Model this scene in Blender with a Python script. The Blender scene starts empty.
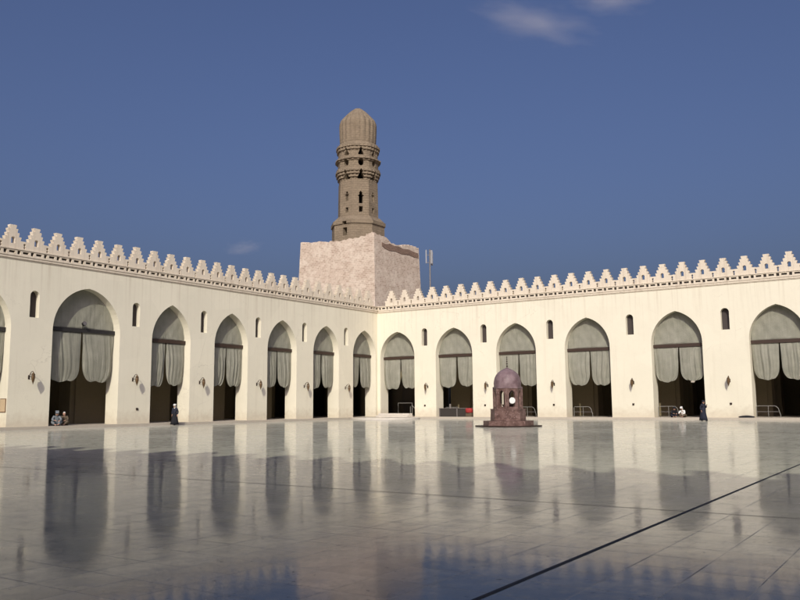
import bpy, bmesh, math, random
from mathutils import Vector, Matrix
random.seed(7)
S = bpy.context.scene
COL = S.collection
PI = math.pi
RAD = math.radians

# ------------------------------------------------------------------ helpers
def tag(o, label=None, cat=None, group=None, kind=None):
    if label: o['label'] = label
    if cat: o['category'] = cat
    if group: o['group'] = group
    if kind: o['kind'] = kind
    return o

def link(name, me, m=None, parent=None, smooth=False):
    me.name = name
    if m is not None and not me.materials: me.materials.append(m)
    o = bpy.data.objects.new(name, me); COL.objects.link(o)
    if parent is not None: o.parent = parent
    if smooth:
        for p in me.polygons: p.use_smooth = True
    return o

def obj(name, bm, m, parent=None, smooth=False, fix=True):
    if fix: bmesh.ops.recalc_face_normals(bm, faces=bm.faces[:])
    me = bpy.data.meshes.new(name); bm.to_mesh(me); bm.free()
    return link(name, me, m, parent, smooth)

def empty(name, loc=(0, 0, 0), rz=0):
    o = bpy.data.objects.new(name, None); COL.objects.link(o)
    o.location = loc; o.rotation_euler = (0, 0, rz); o.empty_display_size = .2
    return o

def copy_tree(o, parent=None):
    c = o.copy(); COL.objects.link(c); c.parent = parent
    for ch in list(o.children): copy_tree(ch, c)
    return c

def box(bm, a, b):
    x0, y0, z0 = a; x1, y1, z1 = b
    v = [bm.verts.new(p) for p in ((x0,y0,z0),(x1,y0,z0),(x1,y1,z0),(x0,y1,z0),(x0,y0,z1),(x1,y0,z1),(x1,y1,z1),(x0,y1,z1))]
    for f in ((0,3,2,1),(4,5,6,7),(0,1,5,4),(1,2,6,5),(2,3,7,6),(3,0,4,7)): bm.faces.new([v[i] for i in f])

def bevel(bm, w, seg=1):
    bmesh.ops.recalc_face_normals(bm, faces=bm.faces[:])
    es = [e for e in bm.edges if len(e.link_faces) == 2 and e.calc_face_angle(0) > .5]
    bmesh.ops.bevel(bm, geom=es, offset=w, segments=seg, affect='EDGES')

def lathe(bm, prof, n=24, cx=0, cy=0, rot=0, fr=None, cap=True):
    """prof: list of (r, z); fr(angle, r, z) -> r"""
    rings = []
    for r, z in prof:
        ring = []
        for i in range(n):
            a = rot + 2*PI*i/n
            rr = fr(a, r, z) if fr else r
            ring.append(bm.verts.new((cx + rr*math.cos(a), cy + rr*math.sin(a), z)))
        rings.append(ring)
    for k in range(len(rings)-1):
        for i in range(n):
            j = (i+1) % n
            bm.faces.new((rings[k][i], rings[k][j], rings[k+1][j], rings[k+1][i]))
    if cap:
        bm.faces.new(rings[0][::-1]); bm.faces.new(rings[-1])
    return rings

def tube(bm, pts, r, n=8):
    pts = [Vector(p) for p in pts]
    rings = []
    for i, p in enumerate(pts):
        d = (pts[min(i+1, len(pts)-1)] - pts[max(i-1, 0)]).normalized()
        up = Vector((0, 0, 1)) if abs(d.z) < .95 else Vector((1, 0, 0))
        a = d.cross(up).normalized(); b = a.cross(d)
        rr = r[i] if isinstance(r, (list, tuple)) else r
        rings.append([bm.verts.new(p + a*rr*math.cos(2*PI*k/n) + b*rr*math.sin(2*PI*k/n)) for k in range(n)])
    for k in range(len(rings)-1):
        for i in range(n):
            j = (i+1) % n
            bm.faces.new((rings[k][i], rings[k][j], rings[k+1][j], rings[k+1][i]))
    bm.faces.new(rings[0][::-1]); bm.faces.new(rings[-1])

def poly_mesh(outer, holes, d0, d1, fn):
    """filled 2-D outline with holes, extruded from depth d0 to d1, mapped by fn(u, z, d)"""
    cu = bpy.data.curves.new('outline', 'CURVE'); cu.dimensions = '2D'; cu.fill_mode = 'BOTH'; cu.extrude = .5
    for pts in [outer] + holes:
        sp = cu.splines.new('POLY'); sp.points.add(len(pts)-1); sp.use_cyclic_u = True
        for q, p in zip(sp.points, pts): q.co = (p[0], p[1], 0, 1)
    tmp = bpy.data.objects.new('outline', cu); COL.objects.link(tmp)
    dg = bpy.context.evaluated_depsgraph_get()
    me = bpy.data.meshes.new_from_object(tmp.evaluated_get(dg), depsgraph=dg)
    bpy.data.objects.remove(tmp); bpy.data.curves.remove(cu)
    bm = bmesh.new(); bm.from_mesh(me); bpy.data.meshes.remove(me)
    bmesh.ops.remove_doubles(bm, verts=bm.verts[:], dist=1e-4)
    for f in bm.faces: f.smooth = False
    for v in bm.verts:
        v.co = fn(v.co.x, v.co.y, d0 + (v.co.z + .5)*(d1 - d0))
    return bm

def evaluated(o, name, m, parent=None, smooth=True):
    """apply the modifiers of a temporary object"""
    dg = bpy.context.evaluated_depsgraph_get()
    me = bpy.data.meshes.new_from_object(o.evaluated_get(dg), depsgraph=dg)
    bpy.data.objects.remove(o)
    me.materials.clear()
    return link(name, me, m, parent, smooth)

def boolean(o, cutters):
    for c in cutters:
        md = o.modifiers.new('b', 'BOOLEAN'); md.operation = 'DIFFERENCE'; md.object = c; md.solver = 'EXACT'

def arch_pts(c, hw, z0, zs, za, n=12):
    """pointed arch outline around centre c: jambs from z0 to spring zs, apex za"""
    h = za - zs
    k = max((h*h - hw*hw)/(2*hw), 0.0)
    R = hw + k
    th = math.atan2(h, k) if k > 1e-6 else PI/2
    right = [(c - k + R*math.cos(th*i/n), zs + R*math.sin(th*i/n)) for i in range(n+1)]
    left = [(2*c - x, z) for x, z in right[:-1]][::-1]
    return [(c - hw, z0), (c + hw, z0)] + right + left

def arch_top(u, c, hw, zs, za):
    h = za - zs; k = max((h*h - hw*hw)/(2*hw), 0.0); R = hw + k
    x = min(abs(u - c), hw)
    return zs + math.sqrt(max(R*R - (x + k)**2, 0))

# ------------------------------------------------------------------ materials
class NT:
    def __init__(s, name):
        s.m = bpy.data.materials.new(name); s.m.use_nodes = True
        s.t = s.m.node_tree; s.p = s.t.nodes['Principled BSDF']
        s.pos = s.t.nodes.new('ShaderNodeNewGeometry').outputs['Position']
    def n(s, typ, ins=None, **kw):
        nd = s.t.nodes.new(typ)
        for k, v in kw.items(): setattr(nd, k, v)
        for k, v in (ins or {}).items():
            if isinstance(v, bpy.types.NodeSocket): s.t.links.new(v, nd.inputs[k])
            else: nd.inputs[k].default_value = v
        return nd
    def noise(s, scale, detail=4, rough=.55, vec=None):
        return s.n('ShaderNodeTexNoise', {'Vector': vec or s.pos, 'Scale': scale, 'Detail': detail, 'Roughness': rough}).outputs['Fac']
    def ramp(s, fac, a, b, lo=0., hi=1.):
        return s.n('ShaderNodeMapRange', {0: fac, 1: a, 2: b, 3: lo, 4: hi}).outputs[0]
    def math(s, op, a, b=0.):
        return s.n('ShaderNodeMath', {0: a, 1: b}, operation=op).outputs[0]
    def mix(s, f, a, b, mode='MIX'):
        nd = s.n('ShaderNodeMix', data_type='RGBA', blend_type=mode)
        for i, v in ((0, f), (6, a), (7, b)):
            if isinstance(v, bpy.types.NodeSocket): s.t.links.new(v, nd.inputs[i])
            else: nd.inputs[i].default_value = v if i == 0 else (*v, 1)
        return nd.outputs[2]
    def sep(s, v=None):
        return s.n('ShaderNodeSeparateXYZ', {0: v or s.pos}).outputs
    def comb(s, x, y, z):
        return s.n('ShaderNodeCombineXYZ', {0: x, 1: y, 2: z}).outputs[0]
    def out(s, col=None, rough=None, bump=None, bd=.01, bs=1., metal=None, spec=None):
        def put(k, v):
            if v is None: return
            if isinstance(v, bpy.types.NodeSocket): s.t.links.new(v, s.p.inputs[k])
            else: s.p.inputs[k].default_value = (*v, 1) if k == 'Base Color' else v
        put('Base Color', col); put('Roughness', rough); put('Metallic', metal); put('Specular IOR Level', spec)
        if bump is not None:
            b = s.n('ShaderNodeBump', {'Height': bump, 'Distance': bd, 'Strength': bs})
            s.t.links.new(b.outputs[0], s.p.inputs['Normal'])
        return s.m

def simple(name, c, rough=.7, metal=0., var=.12, scale=6., spec=.4):
    t = NT(name)
    f = t.noise(scale, 4)
    col = t.mix(f, [x*(1-var) for x in c], [min(x*(1+var), .95) for x in c])
    return t.out(col, rough, metal=metal, spec=spec)

def make_plaster(name, c, dirt, damp=.55):
    t = NT(name)
    x, y, z = t.sep()[:3]
    big = t.noise(.25, 5); mid = t.noise(2.2, 5)
    streak = t.noise(1., 4, .6, t.n('ShaderNodeVectorMath', {0: t.pos, 1: (2.2, 2.2, .12)}, operation='MULTIPLY').outputs[0])
    col = t.mix(t.ramp(big, .35, .7), [v*.95 for v in c], c)
    col = t.mix(t.math('MULTIPLY', t.ramp(mid, .5, .75), .22), col, [v*.86 for v in c])
    col = t.mix(t.math('MULTIPLY', t.ramp(streak, .55, .8), .3), col, dirt)
    patch = t.n('ShaderNodeTexVoronoi', {'Vector': t.n('ShaderNodeVectorMath', {0: t.pos, 1: (.35, .35, .42)}, operation='MULTIPLY').outputs[0], 'Scale': 1., 'Randomness': 1.}).outputs['Color']
    pr = t.sep(patch)[0]
    col = t.mix(t.math('MULTIPLY', t.ramp(pr, .72, .78), .16), col, [v*1.06 for v in c])
    col = t.mix(t.math('MULTIPLY', t.ramp(pr, .20, .16), .14), col, [v*.84 for v in c])
    run = t.noise(1., 3, .6, t.n('ShaderNodeVectorMath', {0: t.pos, 1: (3.5, 3.5, .07)}, operation='MULTIPLY').outputs[0])
    upper = t.math('MULTIPLY', t.ramp(run, .52, .70), t.ramp(t.math('ADD', z, t.math('MULTIPLY', mid, 2.)), 9.5, 13.2))
    col = t.mix(t.math('MULTIPLY', upper, .45), col, dirt)
    crack = t.n('ShaderNodeTexVoronoi', {'Vector': t.n('ShaderNodeVectorMath', {0: t.pos, 1: t.comb(t.math('MULTIPLY', mid, 1.2), t.math('MULTIPLY', mid, 1.2), mid)}, operation='ADD').outputs[0], 'Scale': .33}, feature='DISTANCE_TO_EDGE').outputs[0]
    col = t.mix(t.math('MULTIPLY', t.ramp(crack, .006, .002), t.ramp(big, .52, .6, 0., .26)), col, [v*.55 for v in dirt])
    # rising damp along the foot of the wall, with an uneven edge
    foot = t.math('SUBTRACT', t.ramp(z, .2, 2.2, 1., 0.), t.math('MULTIPLY', mid, .9))
    col = t.mix(t.math('MULTIPLY', t.ramp(foot, 0., .5), damp), col, dirt)
    h = t.math('ADD', t.noise(9., 6), t.math('MULTIPLY', t.noise(.9, 2), 2.))
    return t.out(col, .85, h, .012, .6, spec=.2)

M = {}
M['plaster'] = make_plaster('cream_plaster', (.77, .725, .585), (.50, .43, .325))
M['merlon'] = make_plaster('merlon_plaster', (.70, .62, .50), (.44, .355, .27), 0.)
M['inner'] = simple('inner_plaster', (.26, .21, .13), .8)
M['inner_floor'] = simple('inner_floor', (.20, .165, .12), .6)
M['niche'] = simple('niche_shutter', (.05, .04, .037), .7)
M['roof'] = simple('roof_felt', (.28, .25, .2), .9)
M['kerb'] = simple('kerb_stone', (.46, .41, .34), .6, scale=2.)
M['wood'] = simple('dark_wood', (.045, .026, .018), .6)
M['beam_dark'] = simple('beam_black', (.022, .02, .02), .6)
M['white_metal'] = simple('white_metal', (.21, .205, .185), .5)
M['marble'] = simple('pale_marble', (.58, .54, .48), .35, scale=1.5)
M['dark_panel'] = simple('dark_panel', (.034, .028, .024), .7)
M['black'] = simple('black_fitting', (.02, .02, .02), .5)
M['brass'] = simple('old_brass', (.11, .068, .035), .5, .6)
M['iron'] = simple('dark_iron', (.045, .028, .022), .5, .4)
M['amber'] = simple('amber_glass', (.14, .085, .04), .35)
M['grey_metal'] = simple('grey_metal', (.22, .2, .19), .5, .5)
M['panel_white'] = simple('panel_white', (.32, .32, .33), .5)
M['red'] = simple('red_cloth', (.33, .03, .03), .7)
M['white_cloth'] = simple('white_cloth', (.75, .75, .72), .8)
M['navy'] = simple('navy_cloth', (.014, .016, .030), .85)
M['black_cloth'] = simple('black_cloth', (.010, .010, .014), .85)
M['blue_grey'] = simple('blue_grey_cloth', (.17, .19, .21), .85)
M['brown_cloth'] = simple('brown_cloth', (.10, .075, .05), .85)
M['skin'] = simple('skin', (.42, .24, .17), .55)
M['shoe'] = simple('shoe_leather', (.02, .015, .012), .4)
M['notice'] = simple('notice_board', (.55, .42, .27), .6)
M['cork'] = simple('board_frame', (.16, .09, .05), .6)

def mk_cloth():
    t = NT('canvas_cloth')
    x, y, z = t.sep()[:3]
    f = t.noise(1.3, 5)
    fold = t.noise(1., 3, .5, t.n('ShaderNodeVectorMath', {0: t.pos, 1: (5, 5, .35)}, operation='MULTIPLY').outputs[0])
    col = t.mix(t.ramp(f, .3, .7), (.44, .435, .36), (.55, .54, .455))
    col = t.mix(t.math('MULTIPLY', t.ramp(fold, .5, .75), .35), col, (.36, .352, .29))
    m = t.out(col, .9, t.math('ADD', t.noise(14., 3), t.math('MULTIPLY', fold, 3.)), .02, .7, spec=.1)
    return m
M['cloth'] = mk_cloth()

def mk_block():
    t = NT('whitewashed_brick')
    x, y, z = t.sep()[:3]
    uv = t.comb(t.math('ADD', x, y), z, 0.)
    br = t.n('ShaderNodeTexBrick', {'Vector': uv, 'Color1': (.57, .465, .375, 1), 'Color2': (.41, .32, .25, 1), 'Mortar': (.64, .53, .44, 1), 'Scale': 1.,
             'Mortar Size': .03, 'Mortar Smooth': .4, 'Bias': .1, 'Brick Width': .62, 'Row Height': .28})
    wash = t.noise(.45, 6, .65); wash2 = t.noise(1.8, 5, .6)
    w = t.ramp(t.math('ADD', wash, t.math('MULTIPLY', t.math('SUBTRACT', wash2, .5), .8)), .40, .70)
    col = t.mix(t.math('MULTIPLY', w, .75), br.outputs[0], (.68, .59, .49))
    st = t.ramp(t.noise(.8, 6, .7), .60, .72)
    col = t.mix(t.math('MULTIPLY', st, .6), col, (.34, .245, .19))
    h = t.math('SUBTRACT', t.math('MULTIPLY', t.noise(3.5, 6, .65), 2.), br.outputs[1])
    return t.out(col, .9, h, .028, .6, spec=.15)
M['block'] = mk_block()

def mk_stone(name, c1, c2, dark, bw=.8, rh=.38):
    t = NT(name)
    x, y, z = t.sep()[:3]
    uv = t.comb(t.math('ADD', t.math('MULTIPLY', x, .9), t.math('MULTIPLY', y, .9)), z, 0.)
    br = t.n('ShaderNodeTexBrick', {'Vector': uv, 'Color1': (*c1, 1), 'Color2': (*c2, 1), 'Mortar': (*[v*.86 for v in c2], 1), 'Scale': 1.,
             'Mortar Size': .02, 'Mortar Smooth': .3, 'Brick Width': bw, 'Row Height': rh})
    col = t.mix(t.math('MULTIPLY', t.ramp(t.noise(.7, 6, .65), .48, .7), .7), br.outputs[0], dark)
    h = t.math('SUBTRACT', t.math('MULTIPLY', t.noise(4., 6, .6), 2.), br.outputs[1])
    return t.out(col, .9, h, .05, .8, spec=.15)
M['minaret'] = mk_stone('minaret_stone', (.262, .208, .147), (.238, .188, .133), (.165, .13, .093))
M['exposed'] = mk_stone('exposed_brick', (.30, .205, .155), (.24, .165, .125), (.16, .11, .085), .4, .16)

def mk_red_marble():
    t = NT('red_brown_marble')
    n1 = t.noise(2.6, 7, .65); n2 = t.noise(7., 6, .6)
    col = t.mix(t.ramp(n1, .4, .62), (.105, .060, .050), (.195, .122, .105))
    col = t.mix(t.math('MULTIPLY', t.ramp(n2, .56, .66), .75), col, (.31, .215, .20))
    col = t.mix(t.math('MULTIPLY', t.ramp(n2, .44, .34), .5), col, (.06, .035, .03))
    return t.out(col, .45, n2, .02, .4, spec=.3)
M['red_marble'] = mk_red_marble()
def mk_dome():
    t = NT('purple_dome_plaster')
    n1 = t.noise(2.2, 6, .6); n2 = t.noise(8., 5)
    col = t.mix(t.ramp(n1, .38, .65), (.14, .092, .098), (.225, .16, .168))
    col = t.mix(t.math('MULTIPLY', t.ramp(n2, .55, .7), .4), col, (.29, .205, .21))
    return t.out(col, .5, n2, .02, .4, spec=.3)
M['dome'] = mk_dome()

def mk_floor():
    t = NT('polished_marble_paving')
    x, y, z = t.sep()[:3]
    TX, TY = .62, .62
    br = t.n('ShaderNodeTexBrick', {'Vector': t.comb(t.math('SUBTRACT', x, 51.16), t.math('ADD', y, 63.94), 0.), 'Color1': (0, 0, 0, 1), 'Color2': (1, 1, 1, 1), 'Mortar': (.5, .5, .5, 1),
             'Scale': 1., 'Mortar Size': .0075, 'Mortar Smooth': .2, 'Brick Width': TX, 'Row Height': TY}, offset=0., squash=1.)
    tile = t.math('FLOOR', t.math('DIVIDE', t.math('SUBTRACT', x, 51.16), TX))
    tiley = t.math('FLOOR', t.math('DIVIDE', t.math('ADD', y, 63.94), TY))
    wn = t.n('ShaderNodeTexWhiteNoise', {'Vector': t.comb(tile, tiley, 0.)}, noise_dimensions='3D')
    rnd = wn.outputs[0]
    big = t.noise(.11, 6, .6); mid = t.noise(.8, 6, .65); fine = t.noise(6., 6, .7); vein = t.noise(2.4, 8, .72)
    col = t.mix(rnd, (.25, .255, .215), (.345, .347, .297))
    col = t.mix(t.math('MULTIPLY', t.ramp(big, .38, .66), .5), col, (.19, .205, .17))
    col = t.mix(t.math('MULTIPLY', t.ramp(mid, .52, .72), .5), col, (.35, .355, .30))
    col = t.mix(t.math('MULTIPLY', t.ramp(vein, .58, .72), .45), col, (.17, .155, .135))
    col = t.mix(t.math('MULTIPLY', t.ramp(fine, .70, .78), .7), col, (.06, .055, .05))
    scuff = t.noise(1., 6, .7, t.n('ShaderNodeVectorMath', {0: t.pos, 1: (3.4, 3.4, 1.)}, operation='MULTIPLY').outputs[0])
    col = t.mix(t.math('MULTIPLY', t.ramp(scuff, .60, .68), .7), col, (.10, .09, .08))
    speck = t.noise(11., 3, .6)
    sp = t.math('MULTIPLY', t.ramp(speck, .67, .71), t.ramp(t.noise(.35, 4), .40, .55))
    col = t.mix(sp, col, (.02, .018, .016))
    jn = t.math('MULTIPLY', br.outputs[1], t.ramp(t.noise(.45, 5, .7), .40, .62, .10, .8))
    col = t.mix(jn, col, (.07, .062, .055))
    r = t.math('ADD', t.ramp(mid, .3, .75, .045, .115), t.math('MULTIPLY', t.ramp(big, .3, .7), .03))
    r = t.math('ADD', r, t.math('MULTIPLY', t.math('MAXIMUM', jn, sp), .4))
    r = t.math('ADD', r, t.math('MULTIPLY', t.ramp(fine, .5, .75), .08))
    # every slab lies a hair out of level: tilt from the slab's own random colour, plus slow undulation
    h = t.math('MULTIPLY', t.noise(1.4, 3, .5), .0014)
    h = t.math('ADD', h, t.math('MULTIPLY', t.noise(6.5, 3, .6), .00009))
    rc = t.sep(wn.outputs[1])
    lx = t.math('SUBTRACT', t.math('DIVIDE', t.math('SUBTRACT', x, 51.16), TX), tile)
    ly = t.math('SUBTRACT', t.math('DIVIDE', t.math('ADD', y, 63.94), TY), tiley)
    h = t.math('ADD', h, t.math('MULTIPLY', t.math('MULTIPLY', t.math('SUBTRACT', rc[0], .5), lx), .0022))
    h = t.math('ADD', h, t.math('MULTIPLY', t.math('MULTIPLY', t.math('SUBTRACT', rc[1], .5), ly), .0022))
    m = t.out(col, r, h, 1., 1., spec=.22)
    # a thin film of matt dust over the polish, worn unevenly
    dust = t.n('ShaderNodeBsdfDiffuse', {'Color': t.mix(mid, (.455, .447, .375), (.555, .545, .465)), 'Roughness': .6})
    dmask = t.math('SUBTRACT', 1., t.math('MAXIMUM', sp, t.math('MAXIMUM', t.math('MULTIPLY', t.ramp(scuff, .62, .70), .6), t.math('MULTIPLY', jn, .9))))
    amt = t.math('ADD', t.ramp(big, .35, .65, .17, .31), t.ramp(vein, .38, .68, -.09, .13))
    amt = t.math('MULTIPLY', amt, dmask)
    mx = t.n('ShaderNodeMixShader', {0: amt, 1: t.p.outputs[0], 2: dust.outputs[0]})
    t.t.links.new(mx.outputs[0], t.t.nodes['Material Output'].inputs['Surface'])
    return m
M['floor'] = mk_floor()
M['joint'] = simple('joint_filler', (.016, .016, .018), .7)
M['thin_joint'] = simple('thin_joint_filler', (.06, .055, .05), .7)
M['ground'] = simple('dusty_ground', (.30, .25, .18), .9, scale=.05)

# ------------------------------------------------------------------ the setting
CX, CY = 65.0, -77.4          # far corner of the court
bm = bmesh.new()
vs = [bm.verts.new(p) for p in ((0, CY, 0), (CX, CY, 0), (CX, 0, 0), (0, 0, 0))]; bm.faces.new(vs)
tag(obj('courtyard_floor', bm, M['floor']), kind='structure')
bm = bmesh.new()
vs = [bm.verts.new(p) for p in ((-4000, -4000, -.05), (4000, -4000, -.05), (4000, 4000, -.05), (-4000, 4000, -.05))]; bm.faces.new(vs)
tag(obj('ground', bm, M['ground']), kind='structure')
def strip(name, a, b, m):
    bm = bmesh.new(); x0, y0 = a; x1, y1 = b
    bm.faces.new([bm.verts.new(p) for p in ((x0, y0, .004), (x1, y0, .004), (x1, y1, .004), (x0, y1, .004))])
    tag(obj(name, bm, m), kind='structure')
strip('drain_joint', (51.135, CY+.5), (51.185, -.5), M['joint'])
strip('paving_joint', (.6, -63.955), (51.12, -63.93), M['thin_joint'])
strip('paving_joint', (51.2, -63.955), (CX-.6, -63.93), M['thin_joint'])

# ------------------------------------------------------------------ arcaded buildings
class Side:
    def __init__(s, O, U, N): s.O, s.U, s.N = Vector((*O, 0)), Vector((*U, 0)), Vector((*N, 0))
    def P(s, u, z, d): return s.O + s.U*u + s.N*d + Vector((0, 0, z))
LEFT = Side((0, 0), (0, -1), (-1, 0))
RIGHT = Side((0, 0), (1, 0), (0, 1))
SOUTH = Side((0, CY), (1, 0), (0, -1))
EAST = Side((CX, 0), (0, -1), (1, 0))

# arches: (centre, half width, spring, apex)
L_ARCH = [(2.51, 2.14, 7.0, 9.84), (9.30, 2.12, 7.0, 9.86), (16.14, 2.12, 7.0, 9.92), (23.02, 2.10, 7.0, 9.98), (29.98, 2.07, 7.0, 10.08),
          (38.14, 2.94, 7.25, 10.56), (46.45, 2.15, 7.1, 10.1)] + [(53.4 + 6.95*i, 2.1, 7.0, 9.98) for i in range(4)]
L_NICHE = [5.9, 12.82, 19.58, 26.42, 33.7, 42.6, 49.9, 56.9, 63.8, 70.8]
R_ARCH = [(2.72, 2.31, 6.9, 9.72), (10.08, 2.28, 6.9, 9.78), (17.45, 2.25, 6.9, 9.83), (25.12, 2.3, 6.95, 9.9), (33.72, 2.31, 7.0, 9.95), (42.32, 2.31, 7.0, 9.97),
          (50.9, 2.3, 7.0, 9.97), (59.5, 2.3, 7.0, 9.97)]
R_NICHE = [6.37, 13.75, 21.28, 29.45, 38.1, 46.6, 55.2]
S_ARCH = [(4.5 + 8*i, 2.4, 7.0, 9.95) for i in range(8)]
E_ARCH = [(4.5 + 7.6*i, 2.4, 7.0, 9.95) for i in range(10)]
WT = 1.5            # wall thickness
CLOTH_D = .74       # depth of beam and curtains behind the wall face

def side_bm(side, outer, holes, d0, d1): return poly_mesh(outer, holes, d0, d1, side.P)
def sbox(bm, side, u0, u1, z0, z1, d0, d1):
    pts = [side.P(u, z, d) for z in (z0, z1) for (u, d) in ((u0, d0), (u1, d0), (u1, d1), (u0, d1))]
    v = [bm.verts.new(p) for p in pts]
    for f in ((0,3,2,1),(4,5,6,7),(0,1,5,4),(1,2,6,5),(2,3,7,6),(3,0,4,7)): bm.faces.new([v[i] for i in f])

def merlon_outline(rnd):
    pts = [(.87, 0), (.81, .12), (.86, .20), (.80, .32), (.84, .40), (.897, .41), (.897, .55)]
    for w, z0, z1 in ((.63, .56, .82), (.50, .83, 1.10), (.375, 1.11, 1.38), (.26, 1.39, 1.66)):
        pts += [(w - .07, z0), (w - .015, z1 - .10), (w, z1)]
    pts = pts + [(-x, z) for x, z in pts[::-1]]
    return [(x + (rnd.uniform(-.022, .022) if z > .58 else 0), z + (rnd.uniform(-.018, .018) if z > .58 else 0)) for x, z in pts]
def merlon_mesh(seed):
    rnd = random.Random(seed)
    win = arch_pts(0, .15, .34, .66, .80, 5)
    bm = poly_mesh(merlon_outline(rnd), [win], -.17, .17, lambda u, z, d: Vector((u, d, z)))
    bmesh.ops.recalc_face_normals(bm, faces=bm.faces[:])
    me = bpy.data.meshes.new('merlon'); bm.to_mesh(me); bm.free(); me.materials.append(M['merlon']); return me
MERLON = [merlon_mesh(11 + q) for q in range(6)]
MBASE = 12.77

def build_side(side, u0, u1, arches, niches, hall0, hall1, merl0, nm, label, back_u=None, beams=99):
    root = empty('arcade_building', side.P(0, 0, 0) * 1.0)
    tag(root, label, 'arcade')
    off = -root.location
    def add(name, bm, m, **k):
        bmesh.ops.translate(bm, verts=bm.verts[:], vec=off); return obj(name, bm, m, root, **k)
    holes = [arch_pts(c, hw, .02, zs, za) for c, hw, zs, za in arches] + [arch_pts(n, .36, 7.98, 9.55, 9.92, 6) for n in niches]
    add('wall', side_bm(side, [(u0, .0), (u1, .0), (u1, 12.68), (u0, 12.68)], holes, 0, WT), M['plaster'])
    # cornice: moulded string, band of pierced slots, capping
    c0 = u0 if side is LEFT else u0 + .18
    bm = bmesh.new()
    sbox(bm, side, c0, u1, 12.0, 12.07, -.05, -.002)
    sbox(bm, side, c0, u1, 12.07, 12.24, -.10, -.002)
    sbox(bm, side, c0, u1, 12.24, 12.32, -.15, -.002)
    sbox(bm, side, c0, u1, 12.685, 12.765, -.20, WT)
    u = c0; k = 0; step = .515
    while u < u1 - step:
        if k % 2 == 0:   # tall slot
            sbox(bm, side, u, u + .135, 12.32, 12.685, -.145, .0); sbox(bm, side, u + .38, u + step, 12.32, 12.685, -.145, .0)
            sbox(bm, side, u + .135, u + .38, 12.625, 12.685, -.142, .0); sbox(bm, side, u + .135, u + .38, 12.32, 12.36, -.142, .0)
        else:            # flat slot
            sbox(bm, side, u, u + .03, 12.32, 12.685, -.145, .0); sbox(bm, side, u + .485, u + step, 12.32, 12.685, -.145, .0)
            sbox(bm, side, u + .03, u + .485, 12.32, 12.42, -.142, .0); sbox(bm, side, u + .03, u + .485, 12.585, 12.685, -.142, .0)
        u += step; k += 1
    add('cornice', bm, M['merlon'])
    bm = bmesh.new(); sbox(bm, side, c0 + .01, u1 - .01, 12.325, 12.68, -.008, -.003); add('slot_backing', bm, M['dark_panel'])
    for n in niches:
        bm = bmesh.new(); sbox(bm, side, n - .40, n + .40, 7.9, 9.96, .46, .50); add('niche_window', bm, M['niche'])
    # merlons share one mesh
    ang = math.atan2(side.U.y, side.U.x)
    for i in range(nm):
        p = side.P(merl0[0] + merl0[1]*i, MBASE - .008, .05)
        o = bpy.data.objects.new('merlon', random.choice(MERLON)); COL.objects.link(o); o.parent = root
        o.location = p + off; o.rotation_euler = (random.uniform(-.015, .015), random.uniform(-.012, .012), ang + random.uniform(-.02, .02))
        o.scale = (merl0[1]/1.8, 1, 1 + random.uniform(-.02, .02))
    kz = .20 if side in (LEFT, SOUTH) else .204
    bm = bmesh.new(); sbox(bm, side, u0 + (.0 if side is LEFT else .46), u1, .002, kz, -.45, .0)
    sbox(bm, side, hall0, hall1, -.02, kz, .001, 18.2); add('plinth', bm, M['kerb'])
    bm = bmesh.new(); sbox(bm, side, hall0, hall1, 11.3, 11.75, WT, 18.2); add('roof', bm, M['roof'])
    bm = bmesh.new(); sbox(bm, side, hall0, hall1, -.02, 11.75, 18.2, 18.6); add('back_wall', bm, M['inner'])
    for e0, e1 in ((hall0 - .4, hall0 - .003), (hall1 + .003, hall1 + .4)):
        if side in (LEFT, SOUTH) and not (side is LEFT and e0 > 0):
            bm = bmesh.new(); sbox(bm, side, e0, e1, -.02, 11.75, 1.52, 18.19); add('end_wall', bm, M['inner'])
    for d in ((5.7, 11.5) if side is LEFT else (8.2, 13.2)):
        cs = [(a[0], 2.12 if a[1] < 2.6 else 2.6) for a in arches]
        if hall0 < -5: cs += [(-4.4, 2.0), (-11.6, 2.0)]
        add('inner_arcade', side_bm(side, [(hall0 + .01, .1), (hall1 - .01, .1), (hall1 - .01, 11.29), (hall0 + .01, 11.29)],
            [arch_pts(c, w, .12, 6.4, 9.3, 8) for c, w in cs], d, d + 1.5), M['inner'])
        ord_ = sorted(cs)
        for (ca, wa), (cb, wb) in zip(ord_, ord_[1:]):
            m0, m1 = ca + wa + .42, cb - wb - .42
            if m1 - m0 > .4 and side in (LEFT, RIGHT):
                bm = bmesh.new(); sbox(bm, side, m0, m1, .21, 9.2, d - .14, d - .002); add('pilaster', bm, M['inner'])
    for i, (c, hw, zs, za) in enumerate(arches[:beams]):
        zb = 6.64 if side is RIGHT else (7.22 if hw > 2.6 else 6.88)
        bm = bmesh.new(); sbox(bm, side, c - hw - .05, c + hw + .05, zb, zb + .30, CLOTH_D - .12, CLOTH_D + .12)
        add('tie_beam', bm, M['wood'] if side is RIGHT or i < 5 else M['beam_dark'])
    return root

build_side(LEFT, -1.5, 77.3, L_ARCH, L_NICHE, -18.2, 77.3, (1.823, 1.7803), 42,
           'cream left hand arcade wall running away to the corner, in grazing light', beams=7)
build_side(RIGHT, 0.0, 66.5, R_ARCH, R_NICHE, 0.01, 66.5, (2.039, 1.808), 35,
           'brightly sunlit cream arcade wall facing the camera to the right of the corner', beams=6)
build_side(SOUTH, 0.02, 64.98, S_ARCH, [8.5 + 8*i for i in range(7)], 0.02, 64.98, (1.6, 1.808), 35,
           'cream arcade wall on the near side of the courtyard, behind the camera', beams=0)
build_side(EAST, 0.02, 77.3, E_ARCH, [8.3 + 7.6*i for i in range(9)], 0.02, 77.3, (1.6, 1.808), 41,
           'cream arcade wall closing the courtyard beyond the right edge of the picture', beams=0)

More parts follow.
